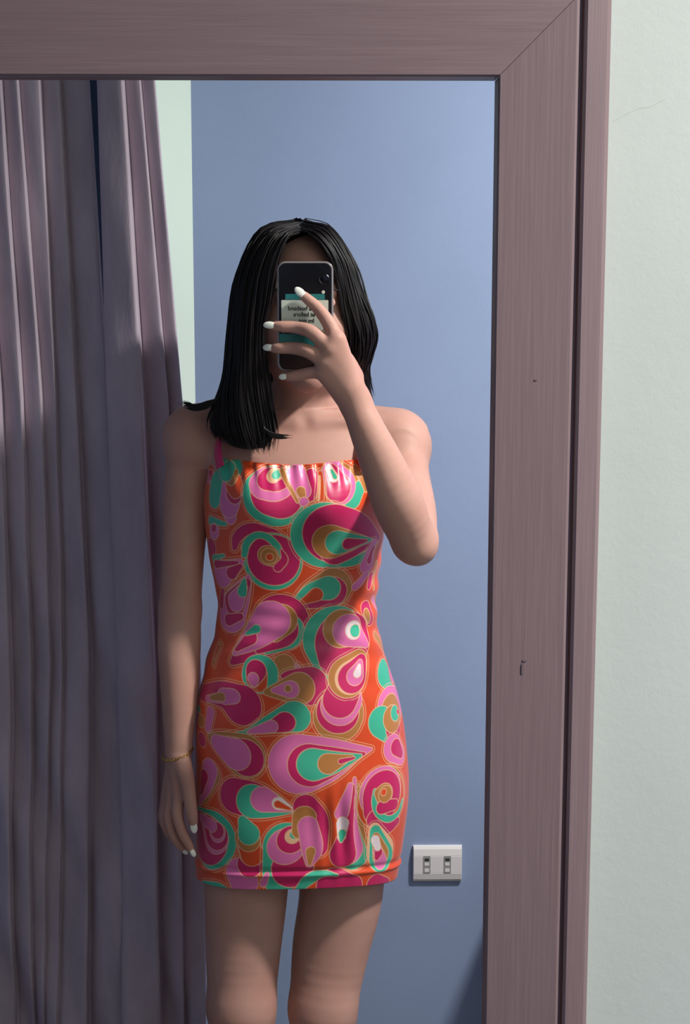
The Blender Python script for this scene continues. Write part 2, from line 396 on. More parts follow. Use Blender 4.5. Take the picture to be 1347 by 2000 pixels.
# ================================================================ person
# ---- a small signed-distance modeller: primitives blended smoothly on a grid, then meshed
class Field:
    def __init__(s, lo, hi, h):
        s.lo = np.array(lo, float); s.h = h
        s.n = np.ceil((np.array(hi) - s.lo) / h).astype(int) + 1
        s.v = np.full(s.n, 0.2, np.float32)
    def region(s, lo, hi, pad):
        a = np.clip(np.floor((np.array(lo) - pad - s.lo) / s.h).astype(int), 0, s.n)
        b = np.clip(np.ceil((np.array(hi) + pad - s.lo) / s.h).astype(int) + 1, 0, s.n)
        sl = tuple(slice(i, j) for i, j in zip(a, b))
        ax = [(s.lo[k] + s.h * np.arange(a[k], b[k])).astype(np.float32) for k in range(3)]
        return sl, ax[0][:, None, None], ax[1][None, :, None], ax[2][None, None, :]
    def blend(s, sl, g, k, sub=False):
        v = s.v[sl]
        if k == 0.0: s.v[sl] = np.minimum(v, g); return
        if sub:
            hh = np.clip(0.5 - 0.5 * (v + g) / k, 0, 1); s.v[sl] = v * (1 - hh) - g * hh + k * hh * (1 - hh); return
        hh = np.clip(0.5 + 0.5 * (v - g) / k, 0, 1)
        s.v[sl] = v * (1 - hh) + g * hh - k * hh * (1 - hh)
    def cone(s, a, b, ra, rb, k=0.006, flat=None):
        a, b = np.asarray(a, float), np.asarray(b, float)
        r = max(ra, rb)
        sl, X, Y, Z = s.region(np.minimum(a, b) - r, np.maximum(a, b) + r, 0.012 + k)
        ba = b - a; L2 = max(float(ba @ ba), 1e-9)
        t = np.clip(((X - a[0]) * ba[0] + (Y - a[1]) * ba[1] + (Z - a[2]) * ba[2]) / L2, 0, 1)
        dx, dy, dz = X - a[0] - ba[0] * t, Y - a[1] - ba[1] * t, Z - a[2] - ba[2] * t
        if flat is not None:       # flatten along a direction: (unit vector, factor > 1)
            u, fct = flat; dt = dx * u[0] + dy * u[1] + dz * u[2]
            dd = np.sqrt(dx * dx + dy * dy + dz * dz + (fct * fct - 1) * dt * dt)
        else: dd = np.sqrt(dx * dx + dy * dy + dz * dz)
        s.blend(sl, dd - (ra + (rb - ra) * t), k)
    def chain(s, pts, rad, k=0.006, flat=None, sub=5):
        PR = spline(np.hstack([np.array(pts, float), np.array(rad, float)[:, None]]), (len(pts) - 1) * sub + 1)
        P, R = PR[:, :3], PR[:, 3]; r = R.max()
        sl, X, Y, Z = s.region((P - R[:, None]).min(0), (P + R[:, None]).max(0), 0.012 + k)
        shp = np.broadcast_shapes(X.shape, Y.shape, Z.shape); tmp = Field.__new__(Field)
        g = np.full(shp, 0.2, np.float32)
        lo = np.array((X.ravel()[0], Y.ravel()[0], Z.ravel()[0]))
        tmp.lo, tmp.h, tmp.n, tmp.v = lo, s.h, np.array(shp), g
        for i in range(len(P) - 1): tmp.cone(P[i], P[i + 1], R[i], R[i + 1], 0.0, flat)
        s.blend(sl, tmp.v, k)
    def ball(s, c, r, k=0.01, sub=False):
        c = np.asarray(c, float); r = np.broadcast_to(np.asarray(r, float), (3,))
        sl, X, Y, Z = s.region(c - r, c + r, 0.012 + k)
        q = np.sqrt(((X - c[0]) / r[0]) ** 2 + ((Y - c[1]) / r[1]) ** 2 + ((Z - c[2]) / r[2]) ** 2)
        s.blend(sl, (q - 1) * r.min(), k, sub)
    def mesh(s):
        v = s.v; ins = v < 0
        cnt = np.zeros(np.array(v.shape) - 1, np.int8)
        sh = [(i, j, k) for i in (0, 1) for j in (0, 1) for k in (0, 1)]
        nx, ny, nz = cnt.shape
        for i, j, k in sh: cnt += ins[i:i + nx, j:j + ny, k:k + nz]
        act = np.argwhere((cnt > 0) & (cnt < 8))
        idx = np.full(cnt.shape, -1, np.int32); idx[tuple(act.T)] = np.arange(len(act))
        acc = np.zeros((len(act), 3)); num = np.zeros(len(act))
        corner_v = {c: v[act[:, 0] + c[0], act[:, 1] + c[1], act[:, 2] + c[2]] for c in sh}
        for c in sh:
            for ax in range(3):
                if c[ax]: continue
                e = list(c); e[ax] = 1; e = tuple(e)
                va, vb = corner_v[c], corner_v[e]; cr = (va < 0) != (vb < 0)
                t = np.where(cr, va / np.where(cr, va - vb, 1), 0)
                p = np.zeros((len(act), 3)); p += c; p[:, ax] += t
                acc += p * cr[:, None]; num += cr
        V = s.lo + s.h * (act + acc / num[:, None])
        Q = []
        for ax in range(3):
            o1, o2 = [a for a in range(3) if a != ax]
            a_ = [slice(1, -1)] * 3; b_ = [slice(1, -1)] * 3
            a_[ax] = slice(0, -1); b_[ax] = slice(1, None)
            chg = ins[tuple(a_)] != ins[tuple(b_)]
            E_ = np.argwhere(chg); E_[:, o1] += 1; E_[:, o2] += 1
            neg = ins[tuple(E_.T)]
            c0 = E_.copy(); c1 = E_.copy(); c1[:, o1] -= 1; c2 = c1.copy(); c2[:, o2] -= 1; c3 = E_.copy(); c3[:, o2] -= 1
            q = np.stack([idx[tuple(c.T)] for c in (c0, c1, c2, c3)], -1)
            fl = neg if ax != 1 else ~neg
            q[fl] = q[fl][:, ::-1]; Q.append(q)
        Q = np.vstack(Q); Q = Q[(Q >= 0).all(1)]
        return V, Q        # wound for the room after real() has turned the space over
def A3(*pts): return [A(*p) for p in pts]

# ---- torso profile shared by the body and the dress: image row, left, right, depth of front, of back, centre depth
TP = [(1790, 395, 755, .100, .105, 2.335), (1735, 387, 762, .102, .108, 2.335), (1700, 384, 772, .104, .110, 2.335), (1650, 384, 782, .106, .112, 2.335),
      (1600, 384, 790, .107, .116, 2.335), (1550, 383, 796, .108, .120, 2.335), (1500, 382, 797, .108, .122, 2.335),
      (1450, 382, 792, .106, .118, 2.335), (1400, 384, 785, .102, .108, 2.335), (1350, 389, 774, .098, .098, 2.335),
      (1300, 401, 757, .093, .088, 2.335), (1250, 416, 742, .088, .080, 2.335), (1200, 428, 732, .085, .076, 2.335),
      (1150, 424, 735, .086, .078, 2.335), (1100, 412, 741, .091, .082, 2.335), (1050, 405, 747, .096, .088, 2.335),
      (1000, 400, 749, .102, .092, 2.335), (950, 400, 748, .102, .094, 2.335), (905, 408, 742, .092, .096, 2.335),
      (870, 408, 752, .080, .094, 2.340), (835, 415, 755, .066, .084, 2.345), (815, 450, 730, .056, .070, 2.350), (795, 500, 690, .050, .058, 2.355)]
tz, tx, ta, tf, tb, td = [], [], [], [], [], []
for py, l, r, f_, b_, d_ in TP:
    L_, R_ = A(l, py, d_), A(r, py, d_)
    tz.append((L_[2] + R_[2]) / 2); tx.append((L_[0] + R_[0]) / 2); ta.append((R_[0] - L_[0]) / 2); tf.append(f_); tb.append(b_); td.append(d_)
tz, tx, ta, tf, tb, td = map(np.array, (tz, tx, ta, tf, tb, td))
def smooth_table(z, col):
    # cubic-ish: average of linear lookups in a small window
    return sum(np.interp(z + o, tz, col) * w_ for o, w_ in ((-.016, .2), (-.008, .2), (0, .2), (.008, .2), (.016, .2)))
bust = [A(500, 985, 2.24), A(655, 985, 2.24)]

H_ = 0.0027
BF = Field((-0.30, 2.02, -0.004), (0.22, 2.50, 1.70), H_)
# torso
sl, X, Y, Z = BF.region((-.27, 2.18, tz[0]), (.2, 2.50, tz[-1]), 0.0)
zz = Z.ravel()
cx_, a_, f_, b_, d_ = (smooth_table(zz, c)[None, None, :] for c in (tx, ta, tf, tb, td))
ins_ = np.where(zz > A(600, 915, 2.33)[2], 0.0, 0.007)[None, None, :]
bb = np.where(Y < d_, f_, b_) - ins_; aa = a_ - ins_
q = (np.abs((X - cx_) / aa) ** 2.25 + np.abs((Y - d_) / bb) ** 2.25) ** (1 / 2.25)
g_ = (q - 1) * np.minimum(aa, bb)
endd = np.maximum(zz - (tz[-1] - .004), (tz[4]) - zz)[None, None, :]
BF.blend(sl, np.maximum(g_, endd).astype(np.float32), 0.004)
for b0 in bust: BF.ball(b0 + np.array((0, .036, 0)), (.040, .034, .040), 0.02)
# neck, shoulders, collar bones
neck0, neck1 = A(592, 815, 2.345), A(596, 715, 2.335)
BF.chain([neck0, A(594, 770, 2.34), neck1], [.056, .050, .051], 0.025)
BF.chain([A(596, 790, 2.36), A(690, 822, 2.35), A(770, 848, 2.335)], [.040, .032, .036], 0.03)
BF.chain([A(588, 790, 2.36), A(480, 812, 2.355), A(382, 838, 2.345)], [.040, .034, .036], 0.03)
BF.chain([A(618, 826, 2.292), A(690, 822, 2.298), A(750, 828, 2.315)], [.007, .0065, .006], 0.016)
BF.chain([A(574, 826, 2.292), A(500, 822, 2.300), A(430, 832, 2.32)], [.007, .0065, .006], 0.016)
# raised arm: upper arm comes forward, forearm goes back up to the phone
sh_r, el_r, wr_r = A(782, 868, 2.330), A(810, 1052, 2.130), A(692, 782, 2.088)
BF.ball(A(782, 870, 2.325), (.046, .048, .046), 0.03)
BF.chain([sh_r, A(789, 930, 2.28), A(803, 1000, 2.19), el_r], [.040, .038, .036, .0315], 0.016)
BF.chain([el_r, A(818, 1072, 2.118)], [.0265, .0215], 0.014)
BF.chain([A(808, 1058, 2.120), A(778, 985, 2.098), A(748, 912, 2.086), A(716, 838, 2.082), wr_r], [.0300, .0355, .0305, .0245, .0205], 0.012)
BF.chain([wr_r, A(682, 760, 2.083)], [.0205, .021], 0.012)
# hand on the phone: back of the hand towards the mirror
kn = A3((656, 664, 2.062), (644, 682, 2.060), (634, 706, 2.062), (630, 726, 2.068))
base = A3((684, 752, 2.080), (680, 757, 2.079), (674, 762, 2.080), (669, 768, 2.083))
for a_0, b_0, r1 in zip(base, kn, (.0140, .0140, .0130, .0115)): BF.cone(a_0, b_0, .0145, r1, 0.007)
BF.chain(A3((690, 735, 2.092), (678, 708, 2.094), (668, 690, 2.096)), [.014, .012, .010], 0.008)
fing = {
 'index': (A3((656, 664, 2.062), (642, 632, 2.066), (622, 604, 2.072), (606, 589, 2.074), (592, 577, 2.075)), [.0103, .0094, .0082, .0076, .0064]),
 'middle': (A3((644, 682, 2.060), (610, 650, 2.064), (580, 640, 2.074), (552, 638, 2.076), (536, 637, 2.079)), [.0105, .0097, .0086, .0078, .0064]),
 'ring': (A3((634, 706, 2.062), (601, 686, 2.064), (570, 680, 2.074), (545, 680, 2.076), (533, 680, 2.080)), [.0100, .0094, .0084, .0076, .0062]),
 'little': (A3((630, 726, 2.068), (606, 728, 2.074), (584, 732, 2.080), (568, 735, 2.083), (560, 736, 2.085)), [.0095, .0084, .0076, .0068, .0056]),
}
for nm, (P_, R_) in fing.items(): BF.chain(P_, R_, 0.0035)
# thumb leaves the side of the palm and presses on the screen side
BF.chain(A3((682, 738, 2.094), (668, 700, 2.106), (650, 668, 2.112), (628, 648, 2.108), (615, 640, 2.106)), [.0145, .013, .0105, .0095, .008], 0.005)
# hanging arm
sh_l, el_l, wr_l = A(374, 862, 2.345), A(352, 1190, 2.335), A(348, 1468, 2.300)
BF.ball(A(372, 858, 2.345), (.042, .046, .040), 0.03)
BF.chain([sh_l, A(364, 960, 2.35), A(358, 1080, 2.345), el_l], [.037, .0345, .0325, .0315], 0.014)
BF.chain([el_l, A(350, 1255, 2.325), A(350, 1350, 2.310), A(349, 1420, 2.303), wr_l], [.0310, .0335, .0285, .0235, .0208], 0.012)
lk = A3((352, 1552, 2.282), (339, 1556, 2.294), (330, 1560, 2.306), (325, 1566, 2.318))
for i, (b_0, r1) in enumerate(zip(lk, (.0125, .0125, .0118, .0105))):
    BF.cone(A(348 - i, 1482, 2.293 + .008 * i), b_0, .0155, r1, 0.007)
lfing = {
 'index': (A3((352, 1552, 2.282), (346, 1585, 2.272), (354, 1622, 2.270), (366, 1645, 2.272), (373, 1659, 2.275)), [.0100, .0090, .0080, .0072, .0058]),
 'middle': (A3((339, 1556, 2.294), (331, 1592, 2.286), (338, 1628, 2.283), (350, 1648, 2.286), (359, 1657, 2.290)), [.0102, .0092, .0082, .0074, .0060]),
 'ring': (A3((330, 1560, 2.306), (322, 1592, 2.301), (327, 1620, 2.299), (338, 1636, 2.302), (347, 1643, 2.306)), [.0095, .0086, .0078, .0070, .0058]),
 'little': (A3((325, 1566, 2.318), (318, 1590, 2.316), (320, 1608, 2.315), (328, 1620, 2.317), (335, 1626, 2.320)), [.0088, .0078, .0070, .0062, .0052]),
}
for nm, (P_, R_) in lfing.items(): BF.chain(P_, R_, 0.003)
lthumb = A3((356, 1492, 2.284), (366, 1530, 2.270), (371, 1566, 2.263), (375, 1592, 2.262), (377, 1606, 2.264))
BF.chain(lthumb, [.0150, .0115, .0098, .0088, .0072], 0.006)
# legs
def leg(P_, R_, k=.02): BF.chain(P_, R_, k)
lknee = A(471, 1965, 2.300); rknee = A(630, 1968, 2.318)
leg([A(482, 1600, 2.335), A(480, 1740, 2.325), A(475, 1850, 2.315), lknee], [.072, .0665, .0600, .0530])
leg([A(668, 1600, 2.340), A(666, 1740, 2.340), A(646, 1850, 2.335), rknee], [.072, .0670, .0620, .0530])
BF.ball(lknee + np.array((.004, -.030, .0)), (.028, .022, .034), .03)
BF.ball(rknee + np.array((.004, -.030, .0)), (.028, .022, .034), .03)
la = np.array((lknee[0] + .012, 2.345, .085)); ra = np.array((rknee[0] + .004, 2.36, .085))
for kn_, an_, s_ in ((lknee, la, -1), (rknee, ra, 1)):
    m1 = kn_ + (an_ - kn_) * .38 + np.array((0, .016, 0))
    BF.chain([kn_, m1, kn_ + (an_ - kn_) * .75, an_, an_ - np.array((0, 0, .05))], [.0500, .0520, .0370, .0320, .034], 0.02)
    hl = an_ + np.array((0, .022, -.052)); ball_ = an_ + np.array((s_ * .022, -.125, -.062))
    BF.cone(hl, ball_, .033, .024, .02); BF.cone(an_ + np.array((0, -.01, -.02)), ball_ + np.array((-s_ * .012, .02, .006)), .034, .026, .02)
    BF.cone(hl, ball_ + np.array((s_ * .020, .02, -.002)), .028, .020, .02)
    for t_ in range(5):
        o_ = ball_ + np.array((s_ * (-.022 + .0135 * t_), -.006 + .007 * t_, -.004))
        BF.cone(o_, o_ + np.array((s_ * .002, -.030 + .003 * t_, -.004)), .0125 - .001 * t_, .0105 - .0012 * t_, .004)
# head
hc = A(597, 592, 2.315)
BF.ball(hc + np.array((0, .012, .022)), (.073, .094, .090), .01)
BF.ball(hc + np.array((0, -.030, -.040)), (.062, .058, .078), .03)
chin = A(600, 733, 2.235)
BF.cone(hc + np.array((0, -.05, -.055)), chin, .038, .018, .025)
BF.cone(A(545, 690, 2.30), chin, .022, .015, .025); BF.cone(A(652, 690, 2.30), chin, .022, .015, .025)
eyes = [A(562, 592, 2.238), A(634, 592, 2.238)]
for e_ in eyes: BF.ball(e_ + np.array((0, -.010, 0)), (.019, .014, .012), .012, sub=True)
BF.cone(A(598, 585, 2.228), A(599, 645, 2.208), .008, .011, .012)
BF.ball(A(590, 650, 2.218), .009, .006); BF.ball(A(608, 650, 2.218), .009, .006)
for e_ in eyes: BF.ball(e_ + np.array((0, .0, 0)), (.0155, .013, .0085), .003)
for e_ in eyes: BF.cone(e_ + np.array((-.012, .004, .019)), e_ + np.array((.012, .004, .019)), .007, .007, .014)
for sx in (-1, 1):
    BF.ball(A(545 if sx < 0 else 654, 645, 2.262), (.022, .018, .018), .02)
    ec = hc + np.array((sx * .078, .02, -.012))
    BF.ball(ec, (.009, .019, .031), .008)
    BF.ball(ec + np.array((sx * .007, -.003, .004)), (.006, .010, .017), .005, sub=True)
mouth = A(600, 684, 2.222)
BF.ball(mouth + np.array((0, .006, .004)), (.023, .008, .006), .004); BF.ball(mouth + np.array((0, .006, -.005)), (.020, .009, .007), .004)
# feet stand flat on the floor
sl, X, Y, Z = BF.region((-.30, 2.02, -.004), (.22, 2.5, .05), 0)
BF.v[sl] = np.maximum(BF.v[sl], -Z + 0.0008)
V, Q = BF.mesh(); del BF
person = empty('person', tuple(real((-.05, 2.335, 0.0))[0]))
tag(person, 'person in a bright swirl-print mini dress holding a phone before the face', 'person')
big_mesh('body', real(V), Q, M['skin'], person)

# ---- facial details
def ellipsoid(name, c, r, mat, parent, seg=20, ring=12, rot=None):
    V, Fc = [], []
    for i in range(ring + 1):
        ph = math.pi * i / ring
        for j in range(seg):
            th = 2 * math.pi * j / seg
            p = np.array((r[0] * math.sin(ph) * math.cos(th), r[1] * math.sin(ph) * math.sin(th), r[2] * math.cos(ph)))
            if rot is not None: p = rot @ p
            V.append(c + p)
    for i in range(ring):
        for j in range(seg): Fc.append((i * seg + j, i * seg + (j + 1) % seg, (i + 1) * seg + (j + 1) % seg, (i + 1) * seg + j))
    return mesh_obj(name, real(V), Fc, mat, parent, True)
for e_ in eyes:
    eb = ellipsoid('eye', e_ + np.array((0, -.0065, 0)), (.0115, .0085, .0052), M['eye'], person)
    ellipsoid('iris', e_ + np.array((0, -.0128, 0)), (.0050, .0028, .0048), M['iris'], eb, 16, 8)
    P_ = spline([e_ + np.array(o) for o in ((-.020, -.008, .017), (-.008, -.012, .0215), (.006, -.012, .022), (.020, -.007, .018))], 12)
    V, Q = tube_arrays(P_, .0028 * np.sin(np.linspace(.35, 2.9, 12)), 6)
    mesh_obj('eyebrow', real(V), Q, M['hair'], person, True)
ellipsoid('lips', mouth + np.array((0, -.0012, 0)), (.0225, .0055, .0085), M['lip'], person)

# ---- white nails
def nail(tip, prev, face, ln, wd):
    ax = tip - prev; ax = ax / np.linalg.norm(ax)
    nrm = np.array(face, float); nrm -= ax * (nrm @ ax); nrm /= np.linalg.norm(nrm); sd = np.cross(ax, nrm)
    c = tip + ax * (ln * .30) + nrm * .0048
    ellipsoid('fingernail', c, (ln * .5, wd * .5, .0019), M['nail'], person, 16, 10, np.stack([ax, sd, nrm], 1))
nail(fing['index'][0][-1], fing['index'][0][-2], (0, -1, .15), .0185, .0108)
nail(fing['middle'][0][-1], fing['middle'][0][-2], (-.15, -1, .25), .0185, .0100)
nail(fing['ring'][0][-1], fing['ring'][0][-2], (-.15, -1, .25), .0165, .0098)
nail(fing['little'][0][-1], fing['little'][0][-2], (-.1, -1, .2), .0125, .0085)
nail(lthumb[-1], lthumb[-2], (.15, -1, .1), .0210, .0110)
nail(lfing['index'][0][-1], lfing['index'][0][-2], (.3, -1, .1), .0150, .0085)
nail(lfing['middle'][0][-1], lfing['middle'][0][-2], (-.3, -1, .1), .0120, .0080)
nail(lfing['ring'][0][-1], lfing['ring'][0][-2], (-.3, -1, .1), .0110, .0080)
nail(lfing['little'][0][-1], lfing['little'][0][-2], (-.3, -1, .1), .0100, .0070)

# ================================================================ dress
NR, NC = 820, 840
z_hem, z_top = A(575, 1737, 2.23)[2], A(590, 902, 2.24)[2]
zz = np.linspace(z_hem, z_top, NR)
cx_, a_, f_, b_, d_ = (smooth_table(zz, c) for c in (tx, ta, tf, tb, td))
u_ = np.linspace(-1, 1, NC, endpoint=False); th = np.pi * (u_ - 0.36 * np.sin(np.pi * u_) / np.pi)          # 0 = front centre, +pi/2 = image right
st, ct = np.sin(th)[None, :], np.cos(th)[None, :]
ex = 2 / 2.25
ux = np.sign(st) * np.abs(st) ** ex; uy = np.sign(ct) * np.abs(ct) ** ex
DX = cx_[:, None] + a_[:, None] * ux
dep = np.where(ct >= 0, f_[:, None], b_[:, None])
DY = d_[:, None] - dep * uy
# the top edge dips a little between the straps and under the arms
frac = (zz - z_hem) / (z_top - z_hem)
edge = -0.006 * np.exp(-((DX[-1] - tx[-5]) / .06) ** 2) * (np.cos(th) > 0) - 0.020 * (np.cos(th) < -.2) - 0.012 * np.exp(-((np.abs(th) - 1.5) / .35) ** 2)
hemw = 0.0016 * np.sin(th * 3 + .6) - .017 * (1 - np.cos(th)).clip(0, 1) - .004 * (np.cos(th) < 0)
DZ = zz[:, None] + edge[None, :] * np.clip((frac[:, None] - .8) / .2, 0, 1) ** 2 + hemw[None, :] * np.clip((.30 - frac[:, None]) / .30, 0, 1)
front = np.clip(ct, 0, 1)
for b0, sgn in zip(bust, (-1, 1)):
    DY -= .024 * front * np.exp(-((DX - b0[0]) / .050) ** 2 - ((DZ - b0[2]) / .048) ** 2)
DY -= .006 * front * np.exp(-((DX - tx[8]) / .09) ** 2 - ((DZ - A(600, 1390, 2.23)[2]) / .06) ** 2)
DY += .020 * np.clip(-ct, 0, 1) * sum(np.exp(-((DX - tx[6] - s_ * .06) / .06) ** 2 - ((DZ - tz[6]) / .07) ** 2) for s_ in (-1, 1))
# cloth: gathers at the neckline, pulls at waist and hip, drape folds near the hem, stitched hem line
zw = lambda py: A(600, py, 2.23)[2]
xw = lambda px, py=1200: A(px, py, 2.23)[0]
def bumpf(x0, z0, sx, sz): return np.exp(-((DX - x0) / sx) ** 2 - ((DZ - z0) / sz) ** 2)
dis = 0.0024 * np.sin(DX * 330 + 40 * DZ) * np.exp(-((DZ - z_top) / .030) ** 2)
dis += 0.0024 * np.sin(DZ * 150 + DX * 60) * bumpf(xw(715), zw(1190), .035, .10)
dis += 0.0022 * np.sin(DZ * 120 - DX * 70 + 1) * bumpf(xw(430), zw(1330), .045, .09)
dis += 0.0026 * np.sin(DX * 260 + DZ * 14) * bumpf(xw(672, 1620), zw(1625), .040, .055)
dis += 0.0008 * np.sin(DZ * 210 + DX * 25) * bumpf(xw(580), zw(1240), .09, .05)
dis += 0.0025 * np.sin(DZ * 46 + DX * 18 + 1.3) * bumpf(xw(560), zw(1540), .14, .12)
zh = zz[:, None] - (z_hem + .0215)
dis += 0.0022 * np.exp(-(zh / .0035) ** 2) - 0.0020 * np.exp(-((zh - .008) / .004) ** 2)
dis += 0.0014 * np.exp(-((DZ - (z_top - .004)) / .004) ** 2)
nx_, ny_ = DX - cx_[:, None], (DY - d_[:, None]) ; nl = np.sqrt(nx_ ** 2 + ny_ ** 2)
dis += 0.0010
DX = DX + nx_ / nl * dis; DY = DY + ny_ / nl * dis
# inner return at hem and neckline gives the cloth its thickness
def inset(i, dz, dr): return np.stack([DX[i] - nx_[i] / nl[i] * dr, DY[i] - ny_[i] / nl[i] * dr, DZ[i] + dz], -1)
core = np.stack([DX, DY, DZ], -1)
rowsV = np.concatenate([inset(0, .020, .0035)[None], inset(0, .0, .0028)[None], inset(0, -.0012, .0012)[None], core, inset(NR - 1, .0010, .0012)[None], inset(NR - 1, 0, .0028)[None], inset(NR - 1, -.014, .0030)[None]])
R_ = rowsV.shape[0]
i, j = np.meshgrid(np.arange(R_ - 1), np.arange(NC), indexing='ij')
Q = np.stack([i * NC + j, (i + 1) * NC + j, (i + 1) * NC + (j + 1) % NC, i * NC + (j + 1) % NC], -1).reshape(-1, 4)

# ---- printed pattern: nested drops and swirls in arc-length coordinates of the cloth
seg = np.sqrt(np.diff(core[:, :, 0], axis=1, append=core[:, :1, 0]) ** 2 + np.diff(core[:, :, 1], axis=1, append=core[:, :1, 1]) ** 2)
S = np.cumsum(seg, axis=1) - seg; c0 = NC // 2
S = S - S[:, c0][:, None]                                                   # arc length from the front centre line
half = seg.sum(1) / 2
PC = {'M': srgb(199, 22, 92), 'P': srgb(226, 108, 168), 'T': srgb(62, 176, 144), 'O': srgb(186, 118, 58), 'R': srgb(222, 72, 24), 'C': srgb(236, 178, 140), 'W': srgb(238, 214, 220)}
PAT = np.empty((NR, NC, 3)); PAT[:] = PC['R']
zrow = zz
def paint(col, chain, line=0.0011, halo=False):
    """chain: circles (s, z, r) in metres joined by tapering bands, with a pale printed outline"""
    if len(chain) > 2: chain = spline(np.array(chain, float), (len(chain) - 1) * 5 + 1)
    chain = [np.array((c[0], c[1], max(c[2], .0003)), float) for c in chain]
    ss = np.array([c[0] for c in chain]); z_ = np.array([c[1] for c in chain]); rr = max(c[2] for c in chain) + .004
    r0 = max(np.searchsorted(zrow, z_.min() - rr), 0); r1 = min(np.searchsorted(zrow, z_.max() + rr), NR)
    if r1 <= r0: return
    SS, ZZ = S[r0:r1], zrow[r0:r1, None]
    dd = np.full(SS.shape, 1.0)
    if len(chain) == 1: chain = chain * 2
    for a, b in zip(chain[:-1], chain[1:]):
        ba = b - a; L2 = max(ba[0] ** 2 + ba[1] ** 2, 1e-12); L = math.sqrt(L2)
        # exact tapered capsule
        k_ = np.clip((a[2] - b[2]) / max(L, 1e-6), -.98, .98)
        px_, pz_ = SS - a[0], ZZ - a[1]
        ty = (px_ * ba[0] + pz_ * ba[1]) / L if L > 1e-5 else px_ * 0
        tx_ = np.abs(px_ * ba[1] - pz_ * ba[0]) / L if L > 1e-5 else np.sqrt(px_ ** 2 + pz_ ** 2)
        if L <= 1e-5: g = np.sqrt(px_ ** 2 + pz_ ** 2) - a[2]
        else:
            ca = math.sqrt(1 - k_ * k_); kk = ca * ty - k_ * tx_ if False else (ty * ca + tx_ * -k_)
            g = np.where(kk < 0, np.sqrt(tx_ ** 2 + ty ** 2) - a[2], np.where(kk > ca * L, np.sqrt(tx_ ** 2 + (ty - L) ** 2) - b[2], tx_ * ca + ty * k_ - a[2]))
        dd = np.minimum(dd, g)
    w_ = .0006
    sub = PAT[r0:r1]
    if halo:
        m_ = (.8 * np.clip((.0005 - np.abs(dd - .0042)) / w_ + .5, 0, 1))[..., None]; sub[:] = sub * (1 - m_) + np.array(PC['C']) * m_
    if line:
        m_ = np.clip((line - dd) / w_ + .5, 0, 1)[..., None]; sub[:] = sub * (1 - m_) + np.array(PC['C']) * m_
    m_ = np.clip(-dd / w_ + .5, 0, 1)[..., None]; sub[:] = sub * (1 - m_) + np.array(PC[col]) * m_
FR = slice(int(np.searchsorted(th, -np.pi / 2)), int(np.searchsorted(th, np.pi / 2)) + 1)
def to_cloth(px, py, r):
    """image place on the front of the dress -> arc length, height, radius in metres"""
    p = A(px, py, 2.245)
    row = int(np.clip(np.searchsorted(zrow, p[2]), 0, NR - 1))
    fr = FR
    # perspective of the sides: use the depth at that place
    xs = core[row, fr, 0] * 2.245 / core[row, fr, 1]
    s = np.interp(p[0], xs, S[row, fr])
    # rows further back sit lower in the picture
    dloc = np.interp(p[0], xs, core[row, fr, 1])
    return s, A(px, py, dloc)[2], r * dloc / F_PX
def motif(zoom, layers):
    ox, oy, k = zoom
    for li, (col, ch) in enumerate(layers):
        paint(col, [to_cloth(ox + x / k, oy + y / k, r / k * 1.09) for x, y, r in ch], halo=li == 0)
UA, UB = (370, 850, 3.1326), (370, 1280, 2.993)
